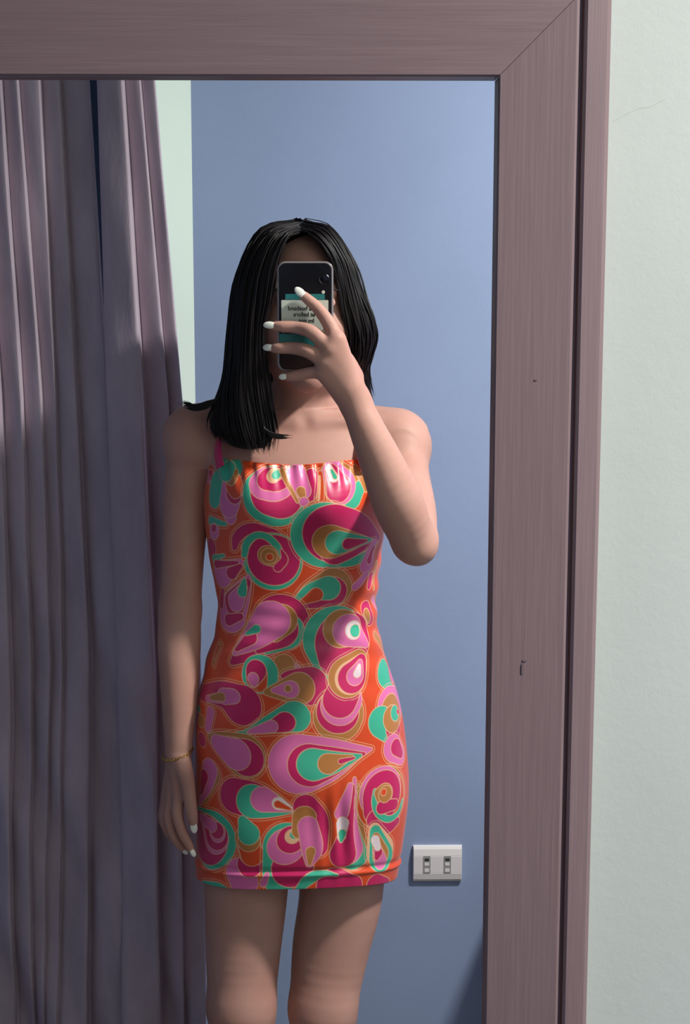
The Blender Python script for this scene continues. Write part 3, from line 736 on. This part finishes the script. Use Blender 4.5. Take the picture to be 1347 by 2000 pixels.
TOPM = [
 [('O', [(190, 1290, 26), (150, 1400, 8)]), ('R', [(188, 1292, 14), (165, 1360, 5)])],
 [('P', [(640, 1440, 40), (600, 1520, 10)])],
 # left edge drops
 [('M', [(110, 250, 62)]), ('P', [(120, 235, 44)]), ('M', [(128, 230, 34)]), ('P', [(120, 240, 16)])],
 [('T', [(150, 380, 60), (215, 200, 62), (260, 215, 62)]), ('P', [(235, 420, 72), (250, 500, 45)]), ('P', [(260, 330, 80), (240, 420, 80)]), ('M', [(270, 350, 62)]), ('R', [(268, 305, 62), (275, 320, 58)]), ('O', [(255, 250, 48)]), ('T', [(240, 215, 58)])],
 [('T', [(130, 520, 26), (220, 545, 12)]), ('P', [(150, 590, 48)]), ('M', [(150, 570, 24)]), ('M', [(130, 690, 60)]), ('T', [(150, 760, 26), (210, 735, 8)])],
 # swirl under the bust, left
 [('M', [(275, 690, 16), (290, 625, 32), (350, 575, 34), (430, 575, 36), (510, 620, 46), (590, 700, 50)]), ('T', [(505, 770, 172)]), ('M', [(512, 762, 152)]),
  ('R', [(330, 760, 8), (325, 680, 10)]), ('T', [(335, 730, 18), (350, 660, 22), (400, 615, 20), (460, 615, 20), (520, 660, 20), (552, 720, 18), (540, 770, 10)]), ('O', [(480, 735, 58), (510, 760, 40)]), ('M', [(560, 700, 4), (580, 760, 20), (540, 810, 24)]), ('O', [(486, 740, 46)]), ('R', [(490, 745, 20)])],
 # drop on the left of the neckline
 [('T', [(490, 360, 165), (540, 400, 150)]), ('M', [(520, 340, 140), (560, 380, 118)]), ('P', [(455, 285, 88), (540, 285, 90), (600, 250, 10)]), ('M', [(480, 255, 62), (545, 250, 66), (600, 225, 10)]), ('C', [(515, 230, 40), (570, 215, 20)]), ('T', [(530, 225, 26), (565, 205, 10)])],
 [('M', [(745, 240, 46), (725, 350, 46)]), ('P', [(650, 220, 58), (695, 330, 44)]), ('O', [(565, 195, 14), (620, 320, 10), (660, 400, 6)]), ('O', [(680, 330, 24), (700, 390, 10)]), ('P', [(700, 400, 26)])],
 [('O', [(960, 320, 118), (900, 230, 80)]), ('T', [(1035, 330, 46), (1010, 400, 40), (960, 425, 20)]), ('P', [(930, 310, 100), (880, 220, 70)]), ('M', [(915, 320, 80), (865, 210, 40)]), ('W', [(880, 250, 26), (850, 190, 20)]), ('T', [(890, 250, 12), (870, 210, 8)])],
 [('R', [(800, 380, 20), (800, 220, 12)]), ('C', [(790, 390, 3), (795, 240, 3)]), ('O', [(1010, 200, 20), (1080, 330, 14)])],
 # great drop across the right bust
 [('T', [(830, 610, 198), (1010, 670, 120), (1140, 640, 18)]), ('M', [(880, 600, 176), (1040, 600, 120), (1150, 625, 22)]), ('M', [(890, 700, 90), (1130, 650, 10)]), ('O', [(860, 650, 102), (1090, 640, 14)]), ('T', [(905, 655, 72), (1110, 640, 8)]), ('M', [(968, 665, 34), (1085, 645, 6)])],
 # left waist drops
 [('P', [(190, 850, 80), (310, 780, 22)]), ('M', [(160, 790, 24), (290, 780, 10)]), ('M', [(255, 845, 36), (312, 800, 12)])],
 [('P', [(250, 1090, 110), (330, 930, 46), (360, 870, 14)]), ('M', [(270, 1030, 74), (350, 900, 24)]), ('P', [(280, 1020, 56), (330, 930, 24)]), ('T', [(320, 960, 30), (335, 890, 12)]), ('M', [(240, 1130, 34), (310, 1110, 20)]), ('M', [(190, 1040, 22), (200, 950, 14)])],
 # teal leaf right of the waist
 [('O', [(880, 930, 112), (740, 970, 60), (640, 1030, 12)]), ('M', [(875, 955, 86), (760, 1030, 28), (680, 1045, 8)]), ('T', [(850, 935, 70), (740, 960, 46), (640, 1015, 10)]), ('R', [(775, 975, 38), (690, 1020, 14)])],
 [('P', [(1085, 800, 48), (1130, 660, 22)]), ('M', [(1095, 770, 18), (1130, 680, 8)]), ('P', [(1010, 930, 20), (1090, 850, 14)]), ('M', [(1120, 860, 22), (1090, 930, 14)]), ('O', [(1140, 780, 12), (1120, 940, 8)]), ('M', [(1075, 1060, 44), (1110, 1140, 26)]), ('O', [(1075, 1085, 24), (1100, 1140, 10)]), ('P', [(1130, 1000, 14), (1150, 1090, 10)])],
 # pink leaf at the waist
 [('M', [(560, 1140, 160), (420, 1260, 100), (260, 1390, 16)]), ('T', [(590, 1200, 104), (470, 1320, 20)]), ('M', [(555, 1190, 104), (420, 1320, 16)]), ('O', [(560, 1130, 92), (520, 1200, 60)]), ('P', [(500, 1130, 110), (400, 1230, 72), (280, 1330, 16)]), ('M', [(375, 1240, 38), (290, 1310, 12)]), ('T', [(410, 1185, 24), (350, 1215, 8)])],
 [('T', [(890, 1240, 186), (920, 1330, 170)]), ('M', [(950, 1260, 175), (930, 1340, 140)]), ('O', [(930, 1180, 110), (1000, 1220, 60)]), ('P', [(965, 1190, 92), (1080, 1280, 16)]), ('W', [(1000, 1190, 52)]), ('T', [(1010, 1195, 34)])],
 [('O', [(1130, 1220, 20), (1180, 1330, 12)]), ('P', [(1150, 1180, 14), (1180, 1260, 10)]), ('M', [(1180, 1240, 16), (1200, 1340, 12)])],
]
BOTM = [
 [('O', [(550, 60, 60), (590, 150, 20)]), ('T', [(410, 110, 104), (410, 190, 30)]), ('R', [(400, 160, 50), (400, 110, 52)]), ('M', [(388, 90, 58), (370, 150, 34)]), ('P', [(372, 135, 30), (375, 165, 18)])],
 [('M', [(700, 180, 104), (590, 130, 40), (540, 120, 8)]), ('O', [(640, 195, 86), (450, 215, 16)]), ('P', [(590, 200, 46), (490, 205, 12)]), ('O', [(575, 195, 18)])],
 [('M', [(310, 290, 112), (190, 230, 72), (90, 210, 40)]), ('P', [(200, 240, 44), (250, 240, 38), (110, 250, 16)]), ('O', [(185, 242, 24), (130, 245, 12)])],
 [('P', [(120, 330, 30), (110, 420, 26)]), ('O', [(70, 380, 34)]), ('M', [(50, 350, 24)]), ('T', [(60, 310, 20)]), ('M', [(70, 490, 40)])],
 [('O', [(870, 360, 140), (880, 340, 140)]), ('M', [(870, 330, 122)]), ('P', [(880, 295, 108), (900, 260, 110)]), ('M', [(880, 262, 98), (900, 220, 96)])],
 [('O', [(925, 125, 112), (985, 30, 60)]), ('C', [(940, 130, 88), (1000, 30, 36)]), ('M', [(950, 130, 84), (1000, 30, 36)]), ('P', [(968, 120, 50), (995, 40, 16)]), ('W', [(980, 105, 22), (990, 60, 10)])],
 [('T', [(1130, 100, 74), (1150, 140, 60)]), ('M', [(1160, 100, 56)]), ('P', [(1180, 105, 40)])],
 [('P', [(1170, 300, 110), (1200, 240, 60)]), ('O', [(1180, 330, 98)]), ('T', [(1120, 390, 88), (1150, 430, 70)]), ('M', [(1190, 430, 66)]), ('O', [(1180, 370, 74)]), ('T', [(1192, 335, 42)]), ('M', [(1205, 325, 14)])],
 [('P', [(1190, 540, 76), (1230, 580, 50)]), ('M', [(1205, 535, 46), (1230, 570, 26)])],
 [('T', [(615, 360, 88), (480, 400, 52), (320, 450, 12), (120, 470, 4)]), ('M', [(560, 390, 56), (420, 440, 14)]), ('P', [(480, 415, 34), (350, 448, 12)])],
 [('O', [(320, 590, 124), (200, 520, 70), (120, 480, 20)]), ('M', [(330, 600, 104), (240, 560, 80)]), ('P', [(270, 580, 88), (160, 510, 44)])],
 [('O', [(120, 690, 70), (90, 830, 24)]), ('P', [(115, 665, 60), (100, 760, 40), (60, 850, 10)]), ('M', [(85, 700, 36), (70, 790, 14)])],
 # the large eye-shaped drop on the hip
 [('P', [(640, 640, 170), (800, 610, 122), (960, 570, 50), (1060, 548, 8)]), ('M', [(700, 645, 120), (860, 615, 70), (1020, 575, 8)]), ('T', [(722, 640, 90), (850, 625, 58), (1000, 585, 8)]), ('O', [(810, 635, 56), (950, 592, 8)]), ('M', [(885, 620, 14), (960, 600, 6)])],
 [('T', [(130, 1060, 168), (60, 930, 60)]), ('M', [(110, 1060, 142), (60, 940, 50)]), ('P', [(150, 1050, 92), (100, 960, 50)]), ('M', [(155, 1040, 82), (110, 960, 40)]), ('P', [(160, 1020, 56)]), ('M', [(160, 1010, 48)]), ('P', [(130, 980, 36), (70, 930, 22)])],
 [('M', [(270, 815, 100), (400, 850, 98), (600, 910, 12)]), ('T', [(370, 850, 96), (470, 870, 74), (600, 915, 8)]), ('P', [(430, 840, 72), (600, 905, 10)]), ('W', [(520, 865, 36), (600, 900, 8)]), ('R', [(515, 870, 20), (590, 900, 6)])],
 [('P', [(290, 1250, 80), (320, 1320, 80)]), ('M', [(355, 1210, 78)]), ('O', [(360, 1150, 70), (330, 1060, 66)]), ('R', [(365, 1160, 66), (345, 1110, 60)]), ('O', [(345, 1075, 66)]), ('T', [(345, 1040, 62), (310, 960, 26)])],
 [('T', [(560, 1110, 128), (500, 1300, 70), (540, 1350, 60)]), ('M', [(600, 1240, 118)]), ('P', [(560, 1120, 104), (620, 1060, 60)]), ('M', [(590, 1080, 78), (640, 1030, 40)]), ('C', [(600, 1060, 40)]), ('T', [(610, 1050, 24)])],
 [('M', [(680, 885, 72), (730, 980, 80), (760, 1130, 46)]), ('O', [(670, 950, 66), (640, 1030, 40)]), ('P', [(690, 1000, 56), (715, 1130, 58), (700, 1220, 20)]), ('O', [(705, 1150, 26), (700, 1220, 10)])],
 [('O', [(965, 1150, 96), (985, 1000, 30), (980, 760, 10)]), ('T', [(960, 1170, 84), (975, 1010, 16)]), ('P', [(925, 1130, 92), (950, 930, 30), (965, 720, 8)]), ('M', [(895, 1160, 78), (920, 1000, 38), (960, 760, 5)]), ('P', [(885, 920, 40), (940, 760, 14)]), ('W', [(890, 980, 36), (885, 1060, 24)]), ('T', [(890, 1040, 22), (885, 1085, 10)])],
 # swirl at the right hip
 [('O', [(1140, 830, 176)]), ('R', [(1140, 840, 168)]), ('P', [(1130, 800, 146)]), ('M', [(1135, 810, 134), (1120, 880, 110)]), ('M', [(1080, 950, 50), (1150, 990, 44), (1220, 950, 20)]), ('T', [(1085, 790, 12), (1080, 860, 16), (1110, 925, 18), (1170, 945, 18), (1225, 900, 14), (1245, 830, 8)]), ('O', [(1140, 805, 58), (1110, 800, 30)]), ('M', [(1130, 880, 40), (1200, 860, 30)]), ('O', [(1145, 805, 46)]), ('R', [(1135, 795, 18)])],
 [('C', [(1120, 1130, 96), (1080, 1010, 36)]), ('T', [(1125, 1160, 86), (1085, 1020, 34)]), ('O', [(1120, 1150, 56), (1090, 1050, 20)]), ('P', [(1120, 1190, 42), (1100, 1130, 30)]), ('M', [(1105, 1140, 26), (1095, 1170, 14)]), ('W', [(1085, 1070, 26), (1100, 1110, 20)])],
 [('T', [(90, 1320, 36), (170, 1330, 24), (240, 1370, 10)]), ('M', [(840, 1340, 96), (950, 1340, 60)]), ('T', [(640, 1370, 20), (700, 1310, 34), (780, 1280, 16), (860, 1285, 6)]), ('M', [(1090, 1320, 60), (1150, 1310, 40)]), ('P', [(430, 1330, 20), (450, 1280, 12)])],
]
for m_ in TOPM: motif(UA, m_)
for m_ in BOTM: motif(UB, m_)
# the back of the dress carries the same print, laid out half a turn round
def back_motif(zoom, layers):
    ox, oy, k = zoom
    for col, ch in layers:
        for s_ in (-1, 1):
            pts = []
            for x, y, r in ch:
                s, z_, rr = to_cloth(ox + x / k, oy + y / k, r / k)
                hw = np.interp(z_, zrow, half); pts.append((s_ * hw + s * s_ * -1 * 1.0 if False else s_ * hw - s * 1.0 * s_ * s_, z_, rr))
            paint(col, pts)
front_keep = PAT.copy()
PAT[:] = PC['R']
for m_ in TOPM: back_motif(UA, m_)
for m_ in BOTM: back_motif(UB, m_)
isfront = (np.abs(S) < half[:, None] * .52)[..., None]
PAT = np.where(isfront, front_keep, PAT)
colr = np.concatenate([PAT[:1]] * 3 + [PAT] + [PAT[-1:]] * 3).reshape(-1, 3)

n = N('swirl_print_jersey', 0.36, spec=0.5)
at_ = n.node('ShaderNodeAttribute'); at_.attribute_name = 'print'
n.base(at_.outputs['Color'])
n.b.inputs['Sheen Weight'].default_value = 0.15
n.bump(n.noise(sc=900, det=2), 0.12, 0.0003); M['dress'] = n.m
def give_print(ob, cols):
    ca = ob.data.color_attributes.new('print', 'FLOAT_COLOR', 'POINT')
    ca.data.foreach_set('color', np.concatenate([cols, np.ones((len(cols), 1))], 1).astype(np.float32).ravel())
dress = big_mesh('dress', real(rowsV.reshape(-1, 3)), Q[:, ::-1], M['dress'], person)
tag(dress, 'orange, magenta, pink and teal swirl-print mini dress')
give_print(dress, colr)
# shoulder straps (flat bands over the shoulders)
def band(name, pts, wd, thick, colors, parent, n_=60):
    P = spline(pts, n_); T = np.gradient(P, axis=0); T /= np.linalg.norm(T, axis=1)[:, None]
    cen = np.array((tx[-4], 2.345, 0)); out_ = P - cen; out_[:, 2] = np.linspace(.02, .10, n_)[np.argsort(np.argsort(np.abs(np.arange(n_) - n_ * .5)))[::-1]]
    out_ -= T * (out_ * T).sum(1)[:, None]; out_ /= np.linalg.norm(out_, axis=1)[:, None]
    sd = np.cross(T, out_)
    ring = []
    for u, h_ in ((-.5, 0), (-.4, 1), (.4, 1), (.5, 0), (.4, -1), (-.4, -1)): ring.append(P + sd * u * wd + out_ * h_ * thick)
    Vv = np.stack(ring, 1).reshape(-1, 3); i, j = np.meshgrid(np.arange(n_ - 1), np.arange(6), indexing='ij')
    Q_ = np.stack([i * 6 + j, i * 6 + (j + 1) % 6, (i + 1) * 6 + (j + 1) % 6, (i + 1) * 6 + j], -1).reshape(-1, 4)
    ob = mesh_obj(name, real(Vv), Q_, M['dress'], parent, True)
    cc = np.array([colors[int(k * len(colors) / n_ * 2.2) % len(colors)] for k in range(n_)]).repeat(6, 0)
    give_print(ob, cc)
    return ob
band('strap', [A(430, 912, 2.262), A(425, 880, 2.272), A(430, 845, 2.292), A(438, 815, 2.322), A(442, 806, 2.350), A(440, 815, 2.385), A(436, 860, 2.425), A(438, 912, 2.432)], .017, .0013, [PC['M'], PC['M'], PC['R'], PC['P']], dress)
band('strap', [A(712, 915, 2.255), A(710, 892, 2.263), A(706, 850, 2.290), A(698, 818, 2.320), A(694, 808, 2.350), A(696, 818, 2.385), A(700, 860, 2.425), A(700, 912, 2.432)], .017, .0013, [PC['M'], PC['R'], PC['P']], dress)

# ================================================================ hair
HF = Field((-.24, 2.17, 1.24), (.13, 2.50, 1.72), 0.0030)
HF.ball(hc + np.array((-.004, .020, .024)), (.073, .092, .096), .01)          # crown
HF.ball(hc + np.array((-.004, .045, -.06)), (.078, .070, .10), .03)           # back of the head
HF.chain(A3((590, 640, 2.40), (585, 740, 2.405), (590, 800, 2.42)), [.085, .080, .060], .03, (np.array((0, 1., 0)), 1.8))
# left mass falling over the shoulder
HF.chain(A3((520, 500, 2.30), (485, 580, 2.285), (478, 680, 2.275), (476, 770, 2.270), (474, 830, 2.264), (490, 860, 2.254)), [.030, .022, .022, .027, .030, .014], .02, (np.array((0, 1., 0)), 1.6))
HF.chain(A3((470, 800, 2.262), (455, 850, 2.258)), [.024, .012], .015, (np.array((0, 1., 0)), 1.5))
HF.chain(A3((505, 640, 2.255), (508, 740, 2.255), (512, 820, 2.254), (514, 866, 2.248)), [.008, .013, .016, .007], .015, (np.array((0, 1., 0)), 1.5))
# right mass with the outward wave, then down behind the raised arm
HF.chain(A3((645, 505, 2.30), (668, 565, 2.290), (684, 625, 2.286), (694, 660, 2.290), (692, 695, 2.30), (694, 760, 2.36)), [.024, .017, .018, .019, .015, .013], .015, (np.array((0, 1., 0)), 1.35))
# parting and open face
HF.ball(hc + np.array((.003, -.095, -.008)), (.060, .076, .088), .018, sub=True)
HF.ball(hc + np.array((.003, -.085, -.090)), (.054, .080, .060), .018, sub=True)
HF.cone(A(588, 440, 2.25), A(588, 432, 2.31), -.02, -.02, .001)
Vh, Qh = HF.mesh(); del HF
# strands
guides_L = [
 A3((586, 452, 2.252), (556, 466, 2.228), (532, 520, 2.222), (520, 590, 2.226), (508, 650, 2.232), (512, 710, 2.236), (524, 780, 2.240), (536, 845, 2.240), (530, 893, 2.234)),
 A3((583, 446, 2.272), (535, 466, 2.244), (505, 530, 2.232), (494, 600, 2.232), (488, 680, 2.234), (490, 760, 2.236), (505, 840, 2.236), (515, 892, 2.232)),
 A3((580, 441, 2.295), (522, 458, 2.272), (484, 525, 2.252), (470, 610, 2.244), (465, 700, 2.240), (466, 780, 2.238), (482, 850, 2.236), (498, 884, 2.234)),
 A3((577, 437, 2.315), (512, 454, 2.300), (468, 530, 2.278), (453, 620, 2.266), (448, 710, 2.260), (446, 780, 2.254), (452, 840, 2.246), (470, 876, 2.240)),
 A3((574, 435, 2.335), (506, 452, 2.330), (460, 540, 2.310), (445, 640, 2.295), (438, 730, 2.285), (428, 790, 2.272), (424, 835, 2.258), (440, 868, 2.248)),
 A3((574, 436, 2.36), (504, 456, 2.365), (457, 550, 2.345), (444, 650, 2.325), (436, 740, 2.310), (424, 790, 2.290), (412, 825, 2.272), (418, 856, 2.262)),
]
guides_R = [
 A3((589, 452, 2.250), (618, 462, 2.230), (650, 500, 2.228), (668, 550, 2.236), (678, 600, 2.244), (690, 640, 2.250), (690, 675, 2.262), (680, 705, 2.28)),
 A3((591, 446, 2.272), (635, 458, 2.248), (672, 505, 2.244), (690, 560, 2.246), (703, 610, 2.246), (712, 650, 2.250), (708, 690, 2.264), (692, 715, 2.285)),
 A3((594, 441, 2.295), (645, 455, 2.274), (686, 512, 2.262), (706, 570, 2.260), (722, 615, 2.256), (732, 655, 2.262), (722, 695, 2.275), (704, 722, 2.30)),
 A3((597, 437, 2.320), (652, 452, 2.305), (694, 515, 2.288), (714, 575, 2.280), (734, 620, 2.275), (741, 655, 2.280), (730, 692, 2.292), (714, 716, 2.315), (718, 760, 2.35)),
 A3((600, 436, 2.345), (656, 454, 2.340), (698, 525, 2.325), (718, 590, 2.310), (736, 632, 2.300), (740, 665, 2.305), (726, 704, 2.32), (716, 740, 2.35), (724, 785, 2.385)),
 A3((600, 437, 2.37), (652, 460, 2.385), (692, 540, 2.385), (712, 610, 2.375), (722, 670, 2.37), (716, 720, 2.375), (716, 760, 2.39), (728, 800, 2.40)),
]
def narrow(gs, kx):
    # pull the falling hair in towards the head above the shoulder
    xm = A(588, 600, 2.3)[0]; z1, z0 = A(588, 700, 2.3)[2], A(588, 800, 2.3)[2]
    return [[np.array((xm + (p[0] - xm) * (1 - (1 - kx) * min(max((p[2] - z0) / (z1 - z0), 0), 1)), p[1], p[2])) for p in g] for g in gs]
guides_L, guides_R = narrow(guides_L, .945), narrow(guides_R, .90)
guides_B = [
 A3((582, 434, 2.37), (510, 465, 2.40), (468, 560, 2.41), (455, 660, 2.40), (450, 740, 2.395), (446, 800, 2.39)),
 A3((586, 434, 2.385), (550, 470, 2.425), (530, 570, 2.445), (525, 680, 2.44), (525, 770, 2.435), (525, 830, 2.435)),
 A3((588, 434, 2.385), (600, 470, 2.43), (600, 570, 2.45), (600, 680, 2.445), (598, 770, 2.44), (598, 830, 2.435)),
 A3((592, 434, 2.385), (650, 475, 2.425), (672, 570, 2.44), (676, 680, 2.435), (674, 770, 2.43), (676, 825, 2.43)),
 A3((594, 436, 2.375), (664, 475, 2.40), (700, 560, 2.405), (712, 660, 2.40), (716, 740, 2.40), (722, 800, 2.405)),
]
HV, HQ, off = [Vh], [Qh], len(Vh)
def add_strand(P, r):
    global off
    nn = len(P); t = np.linspace(0, 1, nn)
    R = r * (0.55 + .45 * np.sin(np.pi * np.clip(t * 1.15, 0, 1))) * np.clip((1 - t) * 7, .12, 1)
    V_, Q_ = tube_arrays(P, R, 5)
    HV.append(V_); HQ.append(Q_[:, ::-1] + off); off += len(V_)
def strand_set(guides, count, jit, r0):
    NP = 30
    G = np.array([spline(g, NP) for g in guides])
    for _ in range(count):
        u = rng.uniform(0, len(G) - 1); i = min(int(u), len(G) - 2); f = u - i
        P = G[i] * (1 - f) + G[i + 1] * f
        t = np.linspace(0, 1, NP)[:, None]
        wob = rng.normal(0, 1, (1, 3)) * jit * (0.35 + t) + rng.normal(0, 1, (1, 3)) * jit * .7 * np.sin(t * rng.uniform(3, 9) + rng.uniform(0, 6))
        P = P + wob * np.array((1, .8, 1))
        cut = int(NP * rng.uniform(.93, 1.0))
        add_strand(P[:cut], r0 * rng.uniform(.6, 1.3))
strand_set(guides_L, 760, .0024, .0016)
strand_set(guides_R, 640, .0030, .0016)
guides_B = narrow(guides_B, .90)
strand_set(guides_B, 200, .003, .0028)
# locks that flick out over the shoulder and the chest
for _ in range(16):
    e_ = rng.normal(0, 3, 2)
    add_strand(spline([A(440, 740, 2.275), A(428, 775, 2.27), A(405 + e_[0], 790 + e_[1], 2.27), A(380 + e_[0], 796 + e_[1], 2.272), A(358 + 2.5 * e_[0], 788 + 1.5 * e_[1], 2.275)], 18), .0019)
for _ in range(9):
    e_ = rng.normal(0, 2, 2)
    add_strand(spline([A(500, 800, 2.236), A(515, 835, 2.233), A(535 + e_[0], 850 + e_[1], 2.232), A(566 + 2 * e_[0], 853 + e_[1], 2.232)], 16), .0018)
hair = big_mesh('hair', real(np.vstack(HV)), np.vstack(HQ), M['hair'], person)
tag(hair, 'long straight black hair parted in the middle')

# ================================================================ phone
lensc = np.array((0.0, 2 * D, ZC))
pc = A(596, 618.5, 2 * D + .006)
pw_, ph_ = 109 * 2.085 / F_PX, 212 * 2.085 / F_PX
yB = real((0, 2 * D + .0050, 0))[0][1]           # back face, towards the mirror
phone = empty('smartphone', (pc[0], yB - .005, pc[2] - ph_ / 2)); tag(phone, 'black smartphone in a clear case with a printed card, in the raised hand', 'phone')
def slab(name, w_, h_, r_, y0, y1, mat, parent, bev=.0018, cx=None, cz=None):
    cx = pc[0] if cx is None else cx; cz = pc[2] if cz is None else cz
    V, Fc = [], []
    ys = [(y0, bev), (y0 + (bev if y1 > y0 else -bev), 0), (y1 - (bev if y1 > y0 else -bev), 0), (y1, bev)]
    ring = None
    for y, ins in ys:
        ring = rrect(cx, cz, w_ - 2 * ins, h_ - 2 * ins, max(r_ - ins, .0005), 8)
        V += [(x, y, z) for x, z in ring]
    k = len(ring)
    for s in range(3):
        for i in range(k): Fc.append((s * k + i, s * k + (i + 1) % k, (s + 1) * k + (i + 1) % k, (s + 1) * k + i))
    Fc += [tuple(range(k)), tuple(range(4 * k - 1, 3 * k - 1, -1))]
    return mesh_obj(name, V, Fc, mat, parent)
slab('case', pw_, ph_, .0115, yB - .0105, yB - .0008, M['phone_rim'], phone)
slab('back_glass', pw_ - .0050, ph_ - .0050, .0095, yB - .004, yB, M['phone_black'], phone, .0006)
slab('screen', pw_ - .006, ph_ - .006, .009, yB - .0112, yB - .0095, M['phone_black'], phone, .0004)
lx, lz = 0.0, ZC
lathe('camera_lens', [(.0001, -.001), (.0072, -.001), (.0072, .0008), (.0064, .0014), (.0056, .0010), (.0056, .0004), (.0001, .0004)], np.array((lx, yB, lz)), 1, M['lens_ring'], phone, 28)
lathe('lens_glass', [(.0001, .0003), (.0054, .0003), (.0050, .0009), (.0001, .0010)], np.array((lx, yB, lz)), 1, M['lens'], phone, 28)
fl_ = A(631, 550, 2.085)
lathe('flash', [(.0001, -.0005), (.0024, -.0005), (.0022, .0006), (.0001, .0008)], np.array((fl_[0], yB, fl_[2] - .014)), 1, M['flash'], phone, 18)
def card(name, x0, y0, x1, y1, mat, par, h0, h1):
    a, b = A(x0, y1, 2.085), A(x1, y0, 2.085)
    return prism(name, rrect((a[0] + b[0]) / 2, (a[2] + b[2]) / 2, b[0] - a[0], b[2] - a[2], .0012, 3), 1, yB + h0, yB + h1, mat, par)
cd = card('printed_card', 549.5, 586, 641, 650, M['card'], phone, -.0004, .0004)
card('teal_band', 557, 574, 634, 585, M['teal'], phone, -.0004, .0003)
card('teal_band', 546, 652, 634, 676, M['teal'], phone, -.0004, .0003)
def text(body, px, py, size, parent):
    cu = bpy.data.curves.new('lettering', 'FONT'); cu.body = body; cu.size = size; cu.align_x = 'CENTER'; cu.extrude = .00008; cu.offset = .00018
    to = bpy.data.objects.new('tmp', cu); C.objects.link(to)
    bpy.context.view_layer.update()
    dg = bpy.context.evaluated_depsgraph_get()
    me = bpy.data.meshes.new_from_object(to.evaluated_get(dg)); bpy.data.objects.remove(to)
    p = A(px, py, 2.085)
    # readable from the mirror's side: x runs towards -x, facing +y
    me.transform(Matrix(((-1, 0, 0, p[0]), (0, 0, 1, yB + .00052), (0, 1, 0, p[2]), (0, 0, 0, 1))))
    me.materials.clear(); me.materials.append(M['ink'])
    o = bpy.data.objects.new('lettering', me); C.objects.link(o); o.parent = parent
    return o
text("I am a husband", 597, 606, .0080, cd)
text("at before", 594, 618, .0080, cd)
text("Im not.", 597, 630, .0080, cd)

# ================================================================ bracelet
bra = empty('bracelet', tuple(real(wr_l)[0])); tag(bra, 'thin gold chain bracelet on the wrist of the hanging arm', 'bracelet')
c_ = A(347, 1470, 2.303); ax_ = A(348, 1500, 2.296) - A(349, 1430, 2.303); ax_ /= np.linalg.norm(ax_)
tilt = np.array((.30, 0, 1.0)); nrm = -(ax_ * 0) + np.array((.28, .05, -1.0)); nrm /= np.linalg.norm(nrm)
e1 = np.cross(nrm, (0, 1, 0)); e1 /= np.linalg.norm(e1); e2 = np.cross(nrm, e1)
NL = 34
for k in range(NL):
    a = 2 * math.pi * k / NL; R0 = .0238
    p = c_ + R0 * math.cos(a) * e1 * 1.03 + .0295 * math.sin(a) * e2
    t_ = -math.sin(a) * e1 + math.cos(a) * e2
    o_ = (p - c_) / R0; s_ = nrm if k % 2 else o_
    s_ = nrm * (.8 if k % 2 else .5) + o_ * (.2 if k % 2 else .5); s_ /= np.linalg.norm(s_)
    P = np.array([p + t_ * .0029 * math.cos(b) + s_ * .0017 * math.sin(b) for b in np.linspace(0, 2 * math.pi, 13)])
    V, Q = tube_arrays(P, [.00055] * 13, 5)
    mesh_obj('chain_link', real(V), Q, M['gold'], bra, True)
